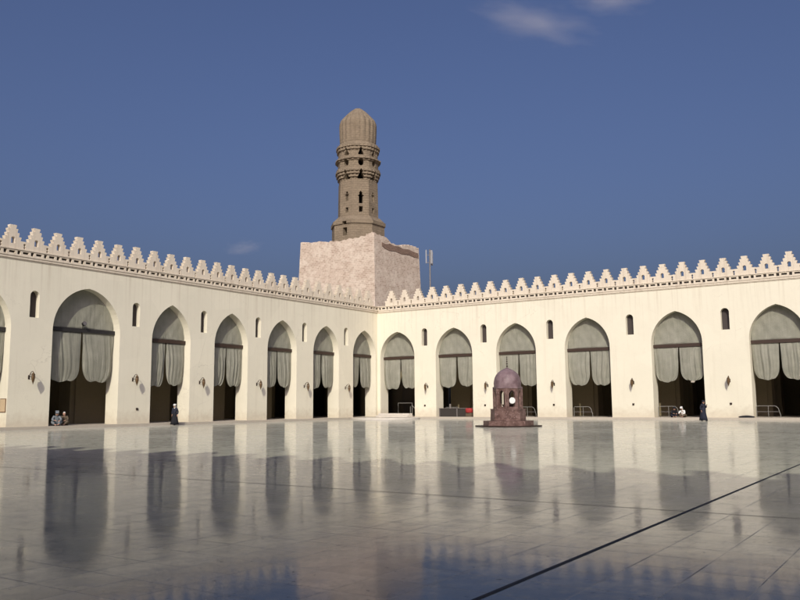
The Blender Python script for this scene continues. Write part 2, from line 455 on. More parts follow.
# ------------------------------------------------------------------ curtains and canvas in the arch heads
ORD = ['first', 'second', 'third', 'fourth', 'fifth', 'sixth', 'seventh']
def nth(side, i):
    if side is LEFT:
        return 'wide arch on the left wall' if i == 5 else ('cut-off arch at the left picture edge' if i == 6 else f'{ORD[i]} left wall arch from the corner')
    return f'{ORD[i]} right wall arch from the corner'

def curtain_bm(side, c0, c1, ztop, zbot, seed):
    """one panel: gathered on the beam, bellied and rounded at the foot"""
    rnd = random.Random(seed)
    NU, NV = 44, 30
    ph = [rnd.uniform(0, 6.28) for _ in range(5)]
    nf = rnd.uniform(2.6, 5.2); slip = rnd.uniform(-.06, .06); tp = rnd.uniform(.03, .08)
    R = (c1 - c0)*rnd.uniform(.21, .30)
    Rv = rnd.uniform(.85, 1.15)
    H = ztop - zbot
    bm = bmesh.new(); g = []
    for j in range(NV + 1):
        v = j/NV; v = 1 - (1 - v)**1.35      # more rows near the foot
        row = []
        t = max(0., (v*H - (H - Rv))/Rv)
        inset = R*(1 - math.sqrt(max(0., 1 - t*t)))
        taper = tp*(v + v*v)
        a = c0 + inset + taper*(c1 - c0)*.5; b = c1 - inset - taper*(c1 - c0)*.5
        for i in range(NU + 1):
            u = i/NU
            x = a + (b - a)*u
            z = ztop - v*H + (.06*math.sin(u*PI*2 + ph[3]) + .008*math.sin(u*17 + ph[0]))*v
            amp = (.022 + .030*math.sin(min(v, .9)*PI))*(.55 + .45*math.sin(u*5 + ph[4]))
            w = u + .03*math.sin(v*5 + ph[0])
            d = amp*math.sin(w*nf*2*PI + ph[1]) + .5*amp*math.sin(w*nf*4.7*PI + ph[2] + v*1.5)
            d -= .26*math.sin(PI*min(1., v))**1.0*math.sin(PI*u)**.6*.6 + slip*v
            row.append(bm.verts.new(side.P(x, z, CLOTH_D - .02 + d)))
        g.append(row)
    for j in range(NV):
        for i in range(NU): bm.faces.new((g[j][i], g[j][i+1], g[j+1][i+1], g[j+1][i]))
    r = bmesh.ops.solidify(bm, geom=bm.faces[:], thickness=.02)
    return bm

def canvas_bm(side, c, hw, zs, za, zb, seed):
    rnd = random.Random(seed)
    NU, NV = 36, 16; bm = bmesh.new(); g = []
    ph = [rnd.uniform(0, 6.28) for _ in range(4)]
    for i in range(NU + 1):
        u = c - hw + 2*hw*i/NU
        top = max(arch_top(u, c, hw, zs, za), zb + .05) + .06
        row = []
        for j in range(NV + 1):
            z = zb + (top - zb)*j/NV
            d = .02*math.sin((u - c)*3 + ph[0] + z) + .025*math.sin((u - c)*1.1 - z*2.2 + ph[1]) + .012*math.sin((u - c)*7 + z*4 + ph[2]) + .05*math.sin(PI*j/NV)
            row.append(bm.verts.new(side.P(u, z, CLOTH_D + d)))
        g.append(row)
    for i in range(NU):
        for j in range(NV): bm.faces.new((g[i][j], g[i+1][j], g[i+1][j+1], g[i][j+1]))
    bmesh.ops.solidify(bm, geom=bm.faces[:], thickness=.015)
    return bm

for side, arches, nvis in ((LEFT, L_ARCH, 7), (RIGHT, R_ARCH, 6)):
    for i in range(nvis):
        c, hw, zs, za = arches[i]
        zb = 6.64 if side is RIGHT else (7.22 if hw > 2.6 else 6.88)
        seed = i*7 + (100 if side is RIGHT else 0)
        o = obj('canvas_screen', canvas_bm(side, c, hw, zs, za, zb + .28, seed), M['cloth'], smooth=True)
        tag(o, f'grey canvas filling the pointed head of the {nth(side, i)}', 'canvas', 'grey canvases in the arch heads')
        rnd = random.Random(seed)
        zbot = 3.42 + rnd.uniform(-.14, .12)
        gap = .05
        for k in (0, 1):
            near_left = (k == 0)                              # left panel as the camera sees it
            sgn = (1 if side is LEFT else -1) * (1 if near_left else -1)
            a, b = sorted((c + sgn*gap, c + sgn*(hw - .03)))
            o = obj('curtain', curtain_bm(side, a, b, zb + .02, zbot + rnd.uniform(-.11, .11), seed + k*31 + 3), M['cloth'], smooth=True)
            tag(o, f"{'left' if near_left else 'right'} grey curtain of the pair in the {nth(side, i)}", 'curtain', 'grey curtains hung in the arches')
            if side is RIGHT and i == 4 and not near_left:
                bm = bmesh.new(); p = side.P(c + 1.15, zbot - .12, CLOTH_D - .12)
                box(bm, (p.x - .17, p.y - .04, p.z - .05), (p.x + .17, p.y + .04, p.z + .10)); bevel(bm, .03, 2)
                obj('pale_hem_weight', bm, M['kerb'], o)

# ------------------------------------------------------------------ wall lanterns
def make_lantern():
    root = empty('wall_lantern')
    bm = bmesh.new(); box(bm, (-.08, -.03, -.16), (.08, 0, .22)); bevel(bm, .012)
    obj('wall_plate', bm, M['iron'], root)
    bm = bmesh.new()
    tube(bm, [(0, -.02, .1), (0, -.18, .30), (0, -.40, .52), (0, -.60, .56), (0, -.70, .46)], .028)
    tube(bm, [(0, -.02, -.08), (0, -.25, .10), (0, -.34, .38), (0, -.30, .46)], .018)
    obj('bracket', bm, M['iron'], root)
    bm = bmesh.new(); lathe(bm, [(.03, -.50), (.09, -.32), (.15, -.08), (.16, .08), (.12, .22)], 6, 0, -.70)
    gl = obj('lantern_body', bm, M['amber'], root)
    bm = bmesh.new()
    for k in range(6):
        a = 2*PI*k/6
        tube(bm, [(r*math.cos(a), -.70 + r*math.sin(a), z) for r, z in ((.035, -.50), (.10, -.32), (.16, -.08), (.17, .08), (.13, .22))], .016, 5)
    obj('ribs', bm, M['brass'], gl)
    bm = bmesh.new(); lathe(bm, [(.16, .21), (.17, .24), (.11, .35), (.05, .44), (.025, .52)], 12, 0, -.70)
    obj('cap', bm, M['brass'], root)
    bm = bmesh.new(); lathe(bm, [(.04, -.49), (.045, -.53), (.02, -.58), (.012, -.66)], 8, 0, -.70)
    obj('drop_finial', bm, M['brass'], root)
    return root
LAN = make_lantern(); used = False
def put_lantern(side, u, z, where):
    global used
    o = LAN if not used else copy_tree(LAN); used = True
    o.location = side.P(u, z, -.003); o.scale = (.78, .78, .78)
    n = -side.N
    o.rotation_euler = (0, 0, math.atan2(n.y, n.x) + PI/2)
    tag(o, 'wall lantern on the pier ' + where, 'lantern', 'bracket lanterns on the piers')
lw = ['between the two left wall arches nearest the corner', 'between the second and third left wall arches from the corner', 'between the third and fourth left wall arches from the corner',
      'between the fourth and fifth left wall arches from the corner', 'just right of the wide left wall arch', 'just left of the wide left wall arch']
for u, w, z in zip((6.05, 12.85, 19.7, 26.8, 33.85, 42.78), lw, (3.34, 3.42, 3.52, 3.57, 3.68, 3.66)): put_lantern(LEFT, u, z, w)
rw = ['between the two right wall arches nearest the corner', 'between the second and third right wall arches from the corner', 'right of the domed kiosk, before the fourth right wall arch',
      'between the fourth and fifth right wall arches from the corner', 'above the dark bundle near the right edge']
for u, w in zip((6.75, 14.15, 21.6, 29.6, 38.2), rw): put_lantern(RIGHT, u, 3.42, w)

def socket(side, u, z, label):
    bm = bmesh.new(); sbox(bm, side, u - .09, u + .09, z - .09, z + .09, -.08, -.002); bevel(bm, .012)
    tag(obj('wall_socket', bm, M['iron']), label, 'socket', 'small sockets low on the piers')
socket(LEFT, 33.35, 1.36, 'small dark socket low on the pier right of the wide left wall arch')
for (u, w) in ((6.36, 'between the first two right wall arches'), (13.8, 'just left of the domed kiosk'), (21.5, 'right of the domed kiosk'), (29.5, 'left of the fifth right wall arch'), (38.2, 'right of the navy robed person')):
    socket(RIGHT, u, 1.42, 'small dark socket low on the pier ' + w)

# spotlight on the beam of the wide left arch
root = empty('spotlight', LEFT.P(38.2, 7.52, CLOTH_D - .16)); tag(root, 'small dark spotlight on the beam of the wide left wall arch', 'spotlight')
bm = bmesh.new(); tube(bm, [(0, 0, 0), (.02, 0, .16), (.10, 0, .28)], .03); obj('stem', bm, M['black'], root)
bm = bmesh.new(); lathe(bm, [(.10, -.16), (.15, -.10), (.17, .08), (.17, .10)], 14)
bmesh.ops.rotate(bm, verts=bm.verts[:], cent=(0, 0, 0), matrix=Matrix.Rotation(RAD(75), 3, 'Y')); bmesh.ops.translate(bm, verts=bm.verts[:], vec=(.18, 0, .36)); obj('lamp_housing', bm, M['black'], root)
bm = bmesh.new(); lathe(bm, [(.15, .102), (.15, .12)], 14)
bmesh.ops.rotate(bm, verts=bm.verts[:], cent=(0, 0, 0), matrix=Matrix.Rotation(RAD(75), 3, 'Y')); bmesh.ops.translate(bm, verts=bm.verts[:], vec=(.18, 0, .36)); obj('lens', bm, M['grey_metal'], root)

# notice board on the jamb at the left edge
root = empty('notice_board', (-.45, -44.31, 1.7)); tag(root, 'small tan notice board on the arch jamb at the far left edge', 'notice board')
bm = bmesh.new(); box(bm, (-.36, -.04, -.48), (.36, 0, .48)); bevel(bm, .01); obj('frame', bm, M['cork'], root)
bm = bmesh.new(); box(bm, (-.31, -.046, -.43), (.31, -.0405, .43)); obj('board', bm, M['notice'], root)

# ------------------------------------------------------------------ domed kiosk
KX, KY = 28.85, -24.95
def octa(bm, r, z0, z1, ap=True, r1=None):
    k = 1/math.cos(PI/8) if ap else 1
    lathe(bm, [(r*k, z0), ((r1 or r)*k, z1)], 8, rot=PI/8)
root = empty('domed_kiosk', (KX, KY, 0)); tag(root, 'red brown marble octagonal kiosk with a mauve dome, standing alone in the courtyard', 'kiosk')
bm = bmesh.new(); octa(bm, 2.12, .004, .09); obj('base_slab', bm, M['iron'], root)
bm = bmesh.new(); octa(bm, 1.60, .09, .41); obj('steps', bm, M['red_marble'], root)
bm = bmesh.new(); octa(bm, 1.13, .42, 1.14, r1=1.11); octa(bm, 1.13, 1.143, 1.22); obj('parapet', bm, M['red_marble'], root)
# upper storey: eight wall panels, each pierced by a pointed arch
def ring_panel(k):
    a = k*PI/4; ap = .92; hw = ap*math.tan(PI/8)
    n = Vector((math.cos(a), math.sin(a), 0)); t = Vector((-math.sin(a), math.cos(a), 0))
    return poly_mesh([(-hw + .002, 1.22), (hw - .002, 1.22), (hw - .002, 2.62), (-hw + .002, 2.62)], [arch_pts(0, .22, 1.36, 2.14, 2.48, 6)], 0, .16,
                     lambda u, z, d: n*(ap - d) + t*(u*(1 - d/ap)) + Vector((0, 0, z)))
bm = bmesh.new()
for k in range(8):
    b2 = ring_panel(k); me = bpy.data.meshes.new('p'); b2.to_mesh(me); b2.free(); bm.from_mesh(me); bpy.data.meshes.remove(me)
obj('arched_walls', bm, M['red_marble'], root)
for k in range(8):
    a = PI/8 + k*PI/4; r = .915/math.cos(PI/8); bm = bmesh.new()
    tube(bm, [(r*math.cos(a), r*math.sin(a), 1.22), (r*math.cos(a), r*math.sin(a), 2.62)], .042, 8)
    obj('corner_column', bm, M['red_marble'], root)
bm = bmesh.new(); octa(bm, .955, 2.62, 2.72); obj('cornice', bm, M['dome'], root)
bm = bmesh.new()
prof = [(.935, 2.72), (.945, 2.98), (.92, 3.14), (.87, 3.36), (.77, 3.56), (.62, 3.73), (.44, 3.86), (.25, 3.96), (.09, 4.03), (.03, 4.08)]
lathe(bm, prof, 48, rot=PI/8, fr=lambda a, r, z: r*(1 + (.030 if z > 3.05 else .012)*(abs(math.cos(4*(a - PI/8))) - .6) + .006*math.sin(5*a + 7*z))); obj('dome', bm, M['dome'], root, smooth=False)
bm = bmesh.new()
tube(bm, [(0, 0, 4.04), (0, 0, 4.86)], .018)
for z, r in ((4.16, .065), (4.33, .055), (4.49, .05), (4.63, .042), (4.75, .036)):
    lathe(bm, [(.01, z - r), (r*.75, z - r*.6), (r, z), (r*.75, z + r*.6), (.01, z + r)], 10)
obj('finial', bm, M['iron'], root, smooth=True)
bm = bmesh.new(); lathe(bm, [(.28, 1.24), (.38, 1.45), (.40, 1.52), (.28, 1.50)], 16); tube(bm, [(0, 0, 1.3), (0, 0, 2.2)], .10); obj('inner_basin', bm, M['red_marble'], root)
a = -PI/4
bm = bmesh.new(); lathe(bm, [(.21, 0), (.215, .02), (.215, .035), (.19, .05)], 24)
d = obj('white_disc', bm, M['white_cloth'], root); d.location = (math.cos(a)*.935, math.sin(a)*.935, 1.78); d.rotation_euler = (0, PI/2, a)

# ------------------------------------------------------------------ minaret
MX, MY = -22.65, 26.52
root = empty('minaret', (MX, MY, 0)); tag(root, 'brown stone minaret with a ribbed cap on a square whitewashed base behind the corner', 'minaret')
# square base block: battered, broken parapet
def block_bm():
    x0, x1, y0, y1 = -29.9 - MX, -14.66 - MX, 20 - MY, 33.1 - MY
    bat = .42
    def top(sx, sy):
        """height of the broken parapet, from the real position along the faces (0..1)"""
        h = 26.55
        if sy < .02:                       # front face
            h = 26.75 - .35*sx + .12*math.sin(sx*9) + (.05 if math.sin(sx*31) > 0 else -.05) + .06*math.sin(sx*77)
            if sx > .90: h = 26.95 + .08*math.sin(sx*60) + .06*math.sin(sx*170)
            if sx < .03: h = 27.1
        elif sx > .98:                     # right face
            if sy < .25: h = 26.85 - .5*sy + .06*math.sin(sy*70)
            elif sy < .36: h = 26.75 - (sy - .25)*6.5
            elif sy < .58: h = 26.0 + .05*math.sin(sy*50)
            else: h = 25.98 + .55*math.sin((sy - .58)/.42*PI*.8)**.7 + .07*math.sin(sy*83) + .05*math.sin(sy*190)
        else: h = 26.2 + .1*math.sin(sx*13 + sy*17)
        return h
    per = []
    n = 72
    for i in range(n): per.append((i/n, 0.))
    for i in range(n): per.append((1., i/n))
    for i in range(n): per.append((1 - i/n, 1.))
    for i in range(n): per.append((0., 1 - i/n))
    bm = bmesh.new(); rings = []
    rnd = random.Random(3)
    levels = [0., 9., 13.] + [13 + i*.55 for i in range(1, 23)] + ['t', 'ti', 'r']
    for L in levels:
        ring = []
        for sx, sy in per:
            ht = top(sx, sy)
            z = L if not isinstance(L, str) else (24.9 if L == 'r' else ht)
            z = min(z, ht - .02*(25 - levels.index(L)) if not isinstance(L, str) and L > 20 else z)
            ins = bat*max(0, (z - 12))/14
            if L in ('ti', 'r'): ins += .75
            jx = 0 if isinstance(L, str) or L < 10 else rnd.uniform(-.007, .007)
            X = x0 + ins + (x1 - x0 - 2*ins)*sx; Y = y0 + ins + (y1 - y0 - 2*ins)*sy
            if 0 < sx < 1: Y += jx
            else: X += jx
            ring.append(bm.verts.new((X, Y, z)))
        rings.append(ring)
    N = len(per)
    for k in range(len(rings) - 1):
        for i in range(N):
            j = (i+1) % N; bm.faces.new((rings[k][i], rings[k][j], rings[k+1][j], rings[k+1][i]))
    bm.faces.new(rings[-1])
    return bm
blk = obj('square_base', block_bm(), M['block'], root)
# strip where the wash has gone from the right-hand face
bm = bmesh.new()
xf = -14.66 - MX
pts = [(22.3, 25.75), (23.4, 25.62), (24.4, 25.85), (25.6, 25.7), (26.8, 25.8), (28.0, 25.62), (29.6, 25.75), (31.0, 25.6), (32.4, 25.5), (32.45, 24.8), (31.2, 24.75), (29.4, 24.9), (27.6, 24.7), (25.8, 24.9), (24.2, 24.75), (22.9, 24.95), (22.35, 25.2)]
bm = poly_mesh([(a - MY, b) for a, b in pts], [], 0, .1, lambda u, z, d: Vector((xf - .42*(z - 12)/14 - .03 + d, u, z)))
obj('bare_brick_strip', bm, M['exposed'], blk)

def oct_solid(r0, r1, z0, z1):
    bm = bmesh.new(); k = 1/math.cos(PI/8); lathe(bm, [(r0*k, z0), (r1*k, z1)], 8, rot=PI/8); return bm
def temp(bm):
    bmesh.ops.recalc_face_normals(bm, faces=bm.faces[:])
    me = bpy.data.meshes.new('temporary'); bm.to_mesh(me); bm.free(); o = bpy.data.objects.new('temporary', me); COL.objects.link(o); return o
KEY = [(-.26, 0), (.26, 0), (.26, .95), (.45, 1.02), (.3, 1.15), (.16, 1.25), (.24, 1.42), (0, 1.72), (-.24, 1.42), (-.16, 1.25), (-.3, 1.15), (-.45, 1.02), (-.26, .95)]
TRE = [(-.34, 0), (.34, 0), (.36, .18), (.25, .42), (.14, .62), (.2, .78), (0, 1.05), (-.2, .78), (-.14, .62), (-.25, .42), (-.36, .18)]
ROU = [(.36*math.cos(2*PI*i/14), .5 + .46*math.sin(2*PI*i/14)) for i in range(14)]
REC = [(-.27, 0), (.27, 0), (.27, .85), (-.27, .85)]
def cutter(shape, az, z, sc, r, dep=1.6, off=0.):
    n = Vector((math.cos(az), math.sin(az), 0)); t = Vector((-math.sin(az), math.cos(az), 0))
    bm = bmesh.new(); f = [[bm.verts.new(n*(r - d) + t*(x*sc + off) + Vector((0, 0, y*sc + z))) for x, y in shape] for d in (-.9, dep)]
    k = len(shape); bm.faces.new(f[0]); bm.faces.new(f[1][::-1])
    for i in range(k): bm.faces.new((f[0][i], f[1][i], f[1][(i+1) % k], f[0][(i+1) % k]))
    return temp(bm)
def hollow(solid_bm, cuts, name, inner_r, z0, z1, m=None):
    o = temp(solid_bm); c = [temp(oct_solid(inner_r, inner_r, z0, z1))] + cuts
    boolean(o, c); r = evaluated(o, name, m or M['minaret'], root, False)
    for q in c: bpy.data.objects.remove(q)
    return r
AZ = [-PI/2, -PI/4, 0.]
# octagonal foot
bm = oct_solid(4.05, 4.0, 24.95, 29.55)
b2 = oct_solid(4.18, 4.18, 29.555, 30.1); me = bpy.data.meshes.new('t'); b2.to_mesh(me); b2.free(); bm.from_mesh(me); bpy.data.meshes.remove(me)
b2 = oct_solid(4.1, 3.3, 30.105, 30.95); me = bpy.data.meshes.new('t'); b2.to_mesh(me); b2.free(); bm.from_mesh(me); bpy.data.meshes.remove(me)
o = temp(bm); cs = [cutter(REC, -PI/2, 27.7, 1.5, 4.0, 1.4, .45), cutter([(-.4, 0), (.4, 0), (.4, .5), (-.4, .5)], -PI/2, 29.45, 1., 4.1, 1.4, .45)]
boolean(o, cs); evaluated(o, 'octagonal_foot', M['minaret'], root, False)
for q in cs: bpy.data.objects.remove(q)
# shaft
cuts = []
for az in AZ:
    o_ = {-PI/2: .1, -PI/4: 0, 0.: -.1}[az]
    cuts.append(cutter(KEY, az, 32.95 if az == -PI/4 else 33.45, 1.2 if az == -PI/4 else .92, 3.06, 1.7, o_))
    cuts.append(cutter([(-.3, 0), (.3, .1), (.3, .95), (-.3, .95)], az, 31.55, 1. if az == -PI/4 else .9, 3.06, 1.7, o_))
hollow(oct_solid(3.08, 3.0, 30.9, 36.7), cuts, 'shaft', 2.2, 31.0, 36.6)
# three corbelled tiers, scalloped like honeycomb vaulting
def tier_bm(prof, lobes, depth):
    bm = bmesh.new()
    def fr(a, r, z):
        oc = math.cos(PI/8)/math.cos(((a + PI/8) % (PI/4)) - PI/8)
        return r*(.55 + .45*oc/.98) - depth.get(round(z, 2), 0)*(.5 + .5*math.cos(a*lobes))
    lathe(bm, prof, 192, fr=fr); return bm
def tier(name, prof, lobes, depth, cuts): hollow(tier_bm(prof, lobes, depth), cuts, name, 2.1, prof[0][1] + .02, prof[-1][1] - .02)
def row(shape, z, sc, r): return [cutter(shape, az, z, sc, r, 1.9, o) for az, o in ((-PI/2, .1), (-PI/4, 0), (0., -.1))]
tier('lower_tier', [(3.08, 36.7), (3.16, 36.95), (3.18, 37.2), (3.36, 37.25), (3.38, 37.7), (3.56, 37.75), (3.58, 38.15), (3.7, 38.2), (3.72, 38.5), (3.62, 38.52), (3.58, 38.85)], 32,
     {36.95: .1, 37.2: .2, 37.7: .22, 38.15: .2, 38.5: .08}, row(TRE, 36.95, 1.45, 3.4))
tier('middle_tier', [(3.3, 38.85), (3.32, 39.9), (3.52, 39.95), (3.6, 40.15), (3.74, 40.2), (3.74, 40.42), (3.45, 40.44), (3.4, 40.6)], 24,
     {39.95: .12, 40.15: .14, 40.42: .12}, row(ROU, 38.98, 1.25, 3.4))
tier('upper_tier', [(3.2, 40.6), (3.24, 41.1), (3.3, 41.7), (3.46, 41.75), (3.5, 42.2), (3.6, 42.25), (3.62, 42.6), (3.4, 42.64), (3.2, 43.05)], 32,
     {41.1: .04, 41.7: .14, 42.2: .16, 42.6: .10}, row(TRE, 40.85, 1.2, 3.3))
# ribbed cap
bm = bmesh.new()
prof = [(2.86, 43.05), (2.9, 43.4), (2.94, 45.0), (2.97, 46.3), (2.93, 46.8), (2.78, 47.15), (2.5, 47.5), (2.1, 47.95), (1.7, 48.4), (1.25, 48.85), (.8, 49.2), (.5, 49.4), (.22, 49.5), (.05, 49.53)]
lathe(bm, prof, 240, fr=lambda a, r, z: r + (.16*min(1., (z - 43.05)/.8) if z < 47.6 else .16*r/2.9)*(abs(math.cos(a*10)) - .6))
o = temp(bm); cs = [cutter([(-.16, 0), (.16, 0), (.16, .4), (-.16, .4)], -PI/2 - .12, 47.3, 1., 2.9, 1.2)]
boolean(o, cs); evaluated(o, 'ribbed_cap', M['minaret'], root, False)
for q in cs: bpy.data.objects.remove(q)

# ------------------------------------------------------------------ telephone mast on the roof behind the right wall
root = empty('antenna_mast', (3.5, 6.0, 11.75)); tag(root, 'thin grey mast with white panel antennas rising behind the right wall merlons', 'antenna')
bm = bmesh.new(); tube(bm, [(0, 0, 0), (0, 0, 8.3)], .085); box(bm, (-.35, -.35, 0), (.35, .35, .08)); obj('pole', bm, M['grey_metal'], root)
bm = bmesh.new()
for a in (0, 2.1, 4.2):
    for z in (6.7, 7.6): tube(bm, [(0, 0, z), (.45*math.cos(a + 3.6), .45*math.sin(a + 3.6), z)], .03)
obj('arms', bm, M['grey_metal'], root)
for a, dz in ((3.6, 0), (5.7, -.12), (7.8, -.2)):
    bm = bmesh.new(); box(bm, (.38, -.12, 6.6 + dz), (.50, .12, 8.25 + dz)); bevel(bm, .03, 2)
    o = obj('panel_antenna', bm, M['panel_white'], root); o.rotation_euler = (0, 0, a)

# ------------------------------------------------------------------ round platform and steps at the first right arch
root = empty('round_platform', (3.85, -3.95, 0)); tag(root, 'low round pale stone platform with steps in the corner of the court', 'platform')
bm = bmesh.new(); lathe(bm, [(3.7, .004), (3.7, .14), (3.67, .17), (0.05, .171)], 64); obj('lower_disc', bm, M['marble'], root)
bm = bmesh.new()
box(bm, (-3.0, 2.35, .172), (1.2, 3.47, .36)); box(bm, (-2.95, 2.75, .361), (1.15, 3.49, .58)); bevel(bm, .02); obj('steps', bm, M['marble'], root)

# ------------------------------------------------------------------ white railings inside the right-hand arches
def make_rail():
    root = empty('railing')
    bm = bmesh.new(); tube(bm, [(0, 0, 0), (0, 0, .93), (.03, 0, .98), (.1, 0, 1.0), (1.45, 0, 1.0), (1.6, 0, .96), (1.75, 0, .8), (1.9, 0, .3), (1.93, 0, 0)], .026); obj('handrail', bm, M['white_metal'], root)
    for x in (.95,):
        bm = bmesh.new(); tube(bm, [(x, 0, 0), (x, 0, 1.0)], .022); obj('post', bm, M['white_metal'], root)
    bm = bmesh.new(); tube(bm, [(0, 0, .5), (1.84, 0, .5)], .02); obj('mid_rail', bm, M['grey_metal'], root)
    return root
RAIL = make_rail()
for k, (i, dx, z) in enumerate(((1, .5, .204), (2, 1.9, .204), (3, .3, .204), (4, .05, .204), (5, .05, .204))):
    o = RAIL if k == 0 else copy_tree(RAIL)
    c, hw = R_ARCH[i][:2]
    o.location = (c - hw + dx, 1.15, z)
    tag(o, ['white tubular railing behind the dark barrier and red bundle', 'white railing half hidden behind the domed kiosk', 'white railing in the arch right of the domed kiosk',
            'white railing beside the two people sitting in the fifth right wall arch', 'white railing in the arch nearest the right picture edge'][k], 'railing', 'white railings inside the right wall arches')
root = empty('step_railing', (2.7, .9, .204)); tag(root, 'white rail with a curved end above the round platform steps', 'railing')
bm = bmesh.new(); tube(bm, [(-.9, .6, 0), (-.9, .6, 1.5), (1.0, .6, 1.5), (1.0, .6, 0)], .04); obj('bar', bm, M['white_metal'], root)
bm = bmesh.new(); tube(bm, [(1.35, -.3, 0), (1.35, -.3, 1.1), (1.6, -.3, 1.2), (1.95, -.3, .9), (2.15, -.3, .35), (2.2, -.3, 0)], .035); obj('curved_rail', bm, M['white_metal'], root)

root = empty('low_barrier', (10.08, .55, .204)); tag(root, 'low dark barrier panel across the second right wall arch', 'barrier')
bm = bmesh.new(); box(bm, (-2.26, 0, 0), (2.2, .12, .86)); bevel(bm, .02); obj('panel', bm, M['dark_panel'], root)
bm = bmesh.new(); box(bm, (-2.27, -.06, .862), (2.22, .18, .92)); obj('top_rail', bm, M['grey_metal'], root)
for x in (-2.2, 0, 2.1):
    bm = bmesh.new(); box(bm, (x - .06, -.05, 0), (x + .06, -.002, .86)); obj('post', bm, M['grey_metal'], root)
root = empty('red_bundle', (11.75, .26, .204)); tag(root, 'red cloth bundle on a brown box at the end of the dark barrier', 'bundle')
bm = bmesh.new(); box(bm, (-.36, -.22, 0), (.36, .22, .42)); bevel(bm, .03); obj('box', bm, M['brown_cloth'], root)
bm = bmesh.new(); lathe(bm, [(.30, .42), (.37, .48), (.38, .78), (.35, .88), (.20, .92)], 20, fr=lambda a, r, z: r*(1 + .1*math.sin(3*a + z*4) + .05*math.sin(7*a)))
obj('red_cloth', bm, M['red'], root, smooth=True)
bm = bmesh.new(); rnd = random.Random(4)
lathe(bm, [(.50, 0), (.62, .06), (.5, .16), (.25, .22), (.05, .24)], 20, fr=lambda a, r, z: r*(1 + .15*math.sin(2*a + 1) + .08*math.sin(5*a)))
o = obj('dark_bundle', bm, M['black_cloth'], smooth=True); o.location = (39.45, -.22, .206); o.scale = (1, .32, .8); tag(o, 'low dark bundle lying at the wall foot near the right edge', 'bundle')

# ------------------------------------------------------------------ people
def skin_mesh(name, joints, edges, m, parent, root_i=0, sub=2):
    me = bpy.data.meshes.new(name); me.from_pydata([j[:3] for j in joints], edges, []); me.update()
    o = bpy.data.objects.new(name, me); COL.objects.link(o)
    o.modifiers.new('s', 'SKIN')
    sv = me.skin_vertices[0].data
    for i, j in enumerate(joints):
        r = j[3] if len(j) == 4 else j[3:5]
        sv[i].radius = (r, r) if not isinstance(r, (tuple, list)) else tuple(r)
        sv[i].use_root = (i == root_i)
    md = o.modifiers.new('u', 'SUBSURF'); md.levels = sub; md.render_levels = sub
    return evaluated(o, name, m, parent, True)

class Sk:
    def __init__(s): s.j = []; s.e = []
    def add(s, p, r, par=None):
        s.j.append((*p, r)); i = len(s.j) - 1
        if par is not None: s.e.append((par, i))
        return i
    def chain(s, pts, par):
        for p, r in pts: par = s.add(p, r, par)
        return par
def V(*a): return Vector(a)

def person(loc, rz, label, pose, top, low, head, shoe=None, hair_long=True):
    """pose: dict of joint positions. x right, -y forward, z up"""
    root = empty('person', loc, rz); tag(root, label, 'person')
    P = {k: Vector(v) for k, v in pose.items()}
    s = Sk()
    pel = s.add(P['pelvis'], .105)
    sp = s.add((P['pelvis'] + P['chest'])/2, .10, pel)
    ch = s.add(P['chest'], .115, sp)
    nk = s.add(P['neck'], .05, ch)
    hd = P['head']; up = (hd - P['neck']).normalized(); fw = P.get('face', V(0, -1, 0)).normalized(); rt = fw.cross(up).normalized()
    h0 = s.add(hd - up*.05 + fw*.01, .075, nk)
    h1 = s.add(hd + up*.04, .092, h0)
    s.add(hd + up*.115, .06, h1)
    s.add(hd - up*.015 + fw*.105, .016, h0)                 # nose
    for q in (-1, 1): s.add(hd + rt*q*.092, .014, h1)       # ears
    for q in ('l', 'r'):
        sh = s.chain([(P['sh_' + q], .052), (P['el_' + q], .040), (P['wr_' + q], .026)], ch)
        w = P['wr_' + q]; d = (w - P['el_' + q]).normalized()
        side = d.cross(V(0, 0, 1)); side = side.normalized() if side.length > .1 else V(1, 0, 0)
        cu = d.cross(side)
        pm = s.add(w + d*.055, .030, sh)
        for f, (o_, ln) in enumerate(((-.028, .068), (-.010, .078), (.009, .074), (.027, .058))):
            a = w + d*.095 + side*o_
            s.chain([(a, .010), (a + d*ln*.5 + cu*.010, .009), (a + d*ln*.85 + cu*.035, .008)], pm)
        s.chain([(w + d*.045 - side*.045, .012), (w + d*.085 - side*.06 + cu*.015, .010)], pm)
        hp = s.chain([(P['hip_' + q], .080), (P['kn_' + q], .056), (P['an_' + q], .036)], pel)
        s.chain([(P['to_' + q], .030)], hp)
    skin_mesh('body', s.j, s.e, M['skin'], root)
    for q in (-1, 1):
        bm = bmesh.new(); bmesh.ops.create_uvsphere(bm, u_segments=8, v_segments=6, radius=.013)
        o = obj('eye', bm, M['black'], root, smooth=True); o.location = hd + up*.015 + fw*.080 + rt*q*.034
    bm = bmesh.new(); bmesh.ops.create_uvsphere(bm, u_segments=8, v_segments=6, radius=.02)
    o = obj('mouth', bm, M['red'], root, smooth=True); o.location = hd - up*.062 + fw*.072; o.scale = (1, .5, .35)
    # upper garment
    g = Sk()
    a = g.add(P['pelvis'], .17); b = g.add((P['pelvis'] + P['chest'])/2, .155, a); c = g.add(P['chest'], .165, b)
    g.add(P['chest']*.45 + P['neck']*.55, .085, c)
    for q in ('l', 'r'):
        g.chain([(P['sh_' + q], .082), (P['el_' + q], .072), (P['wr_' + q]*.92 + P['el_' + q]*.08, .058)], c)
    skin_mesh('upper_garment', g.j, g.e, M[top], root)
    # head covering
    k = Sk()
    a = k.add(hd + up*.055 - fw*.035, .108); k.add(hd + up*.125 - fw*.02, .07, a)
    if hair_long:
        b = k.add(hd - up*.06 - fw*.05, .095, a); c = k.add(P['neck'] - fw*.01, .085, b); k.add(P['chest']*.5 + P['neck']*.5, .12, c)
    skin_mesh('headscarf' if hair_long else 'cap', k.j, k.e, M[head], root)
    return root, P

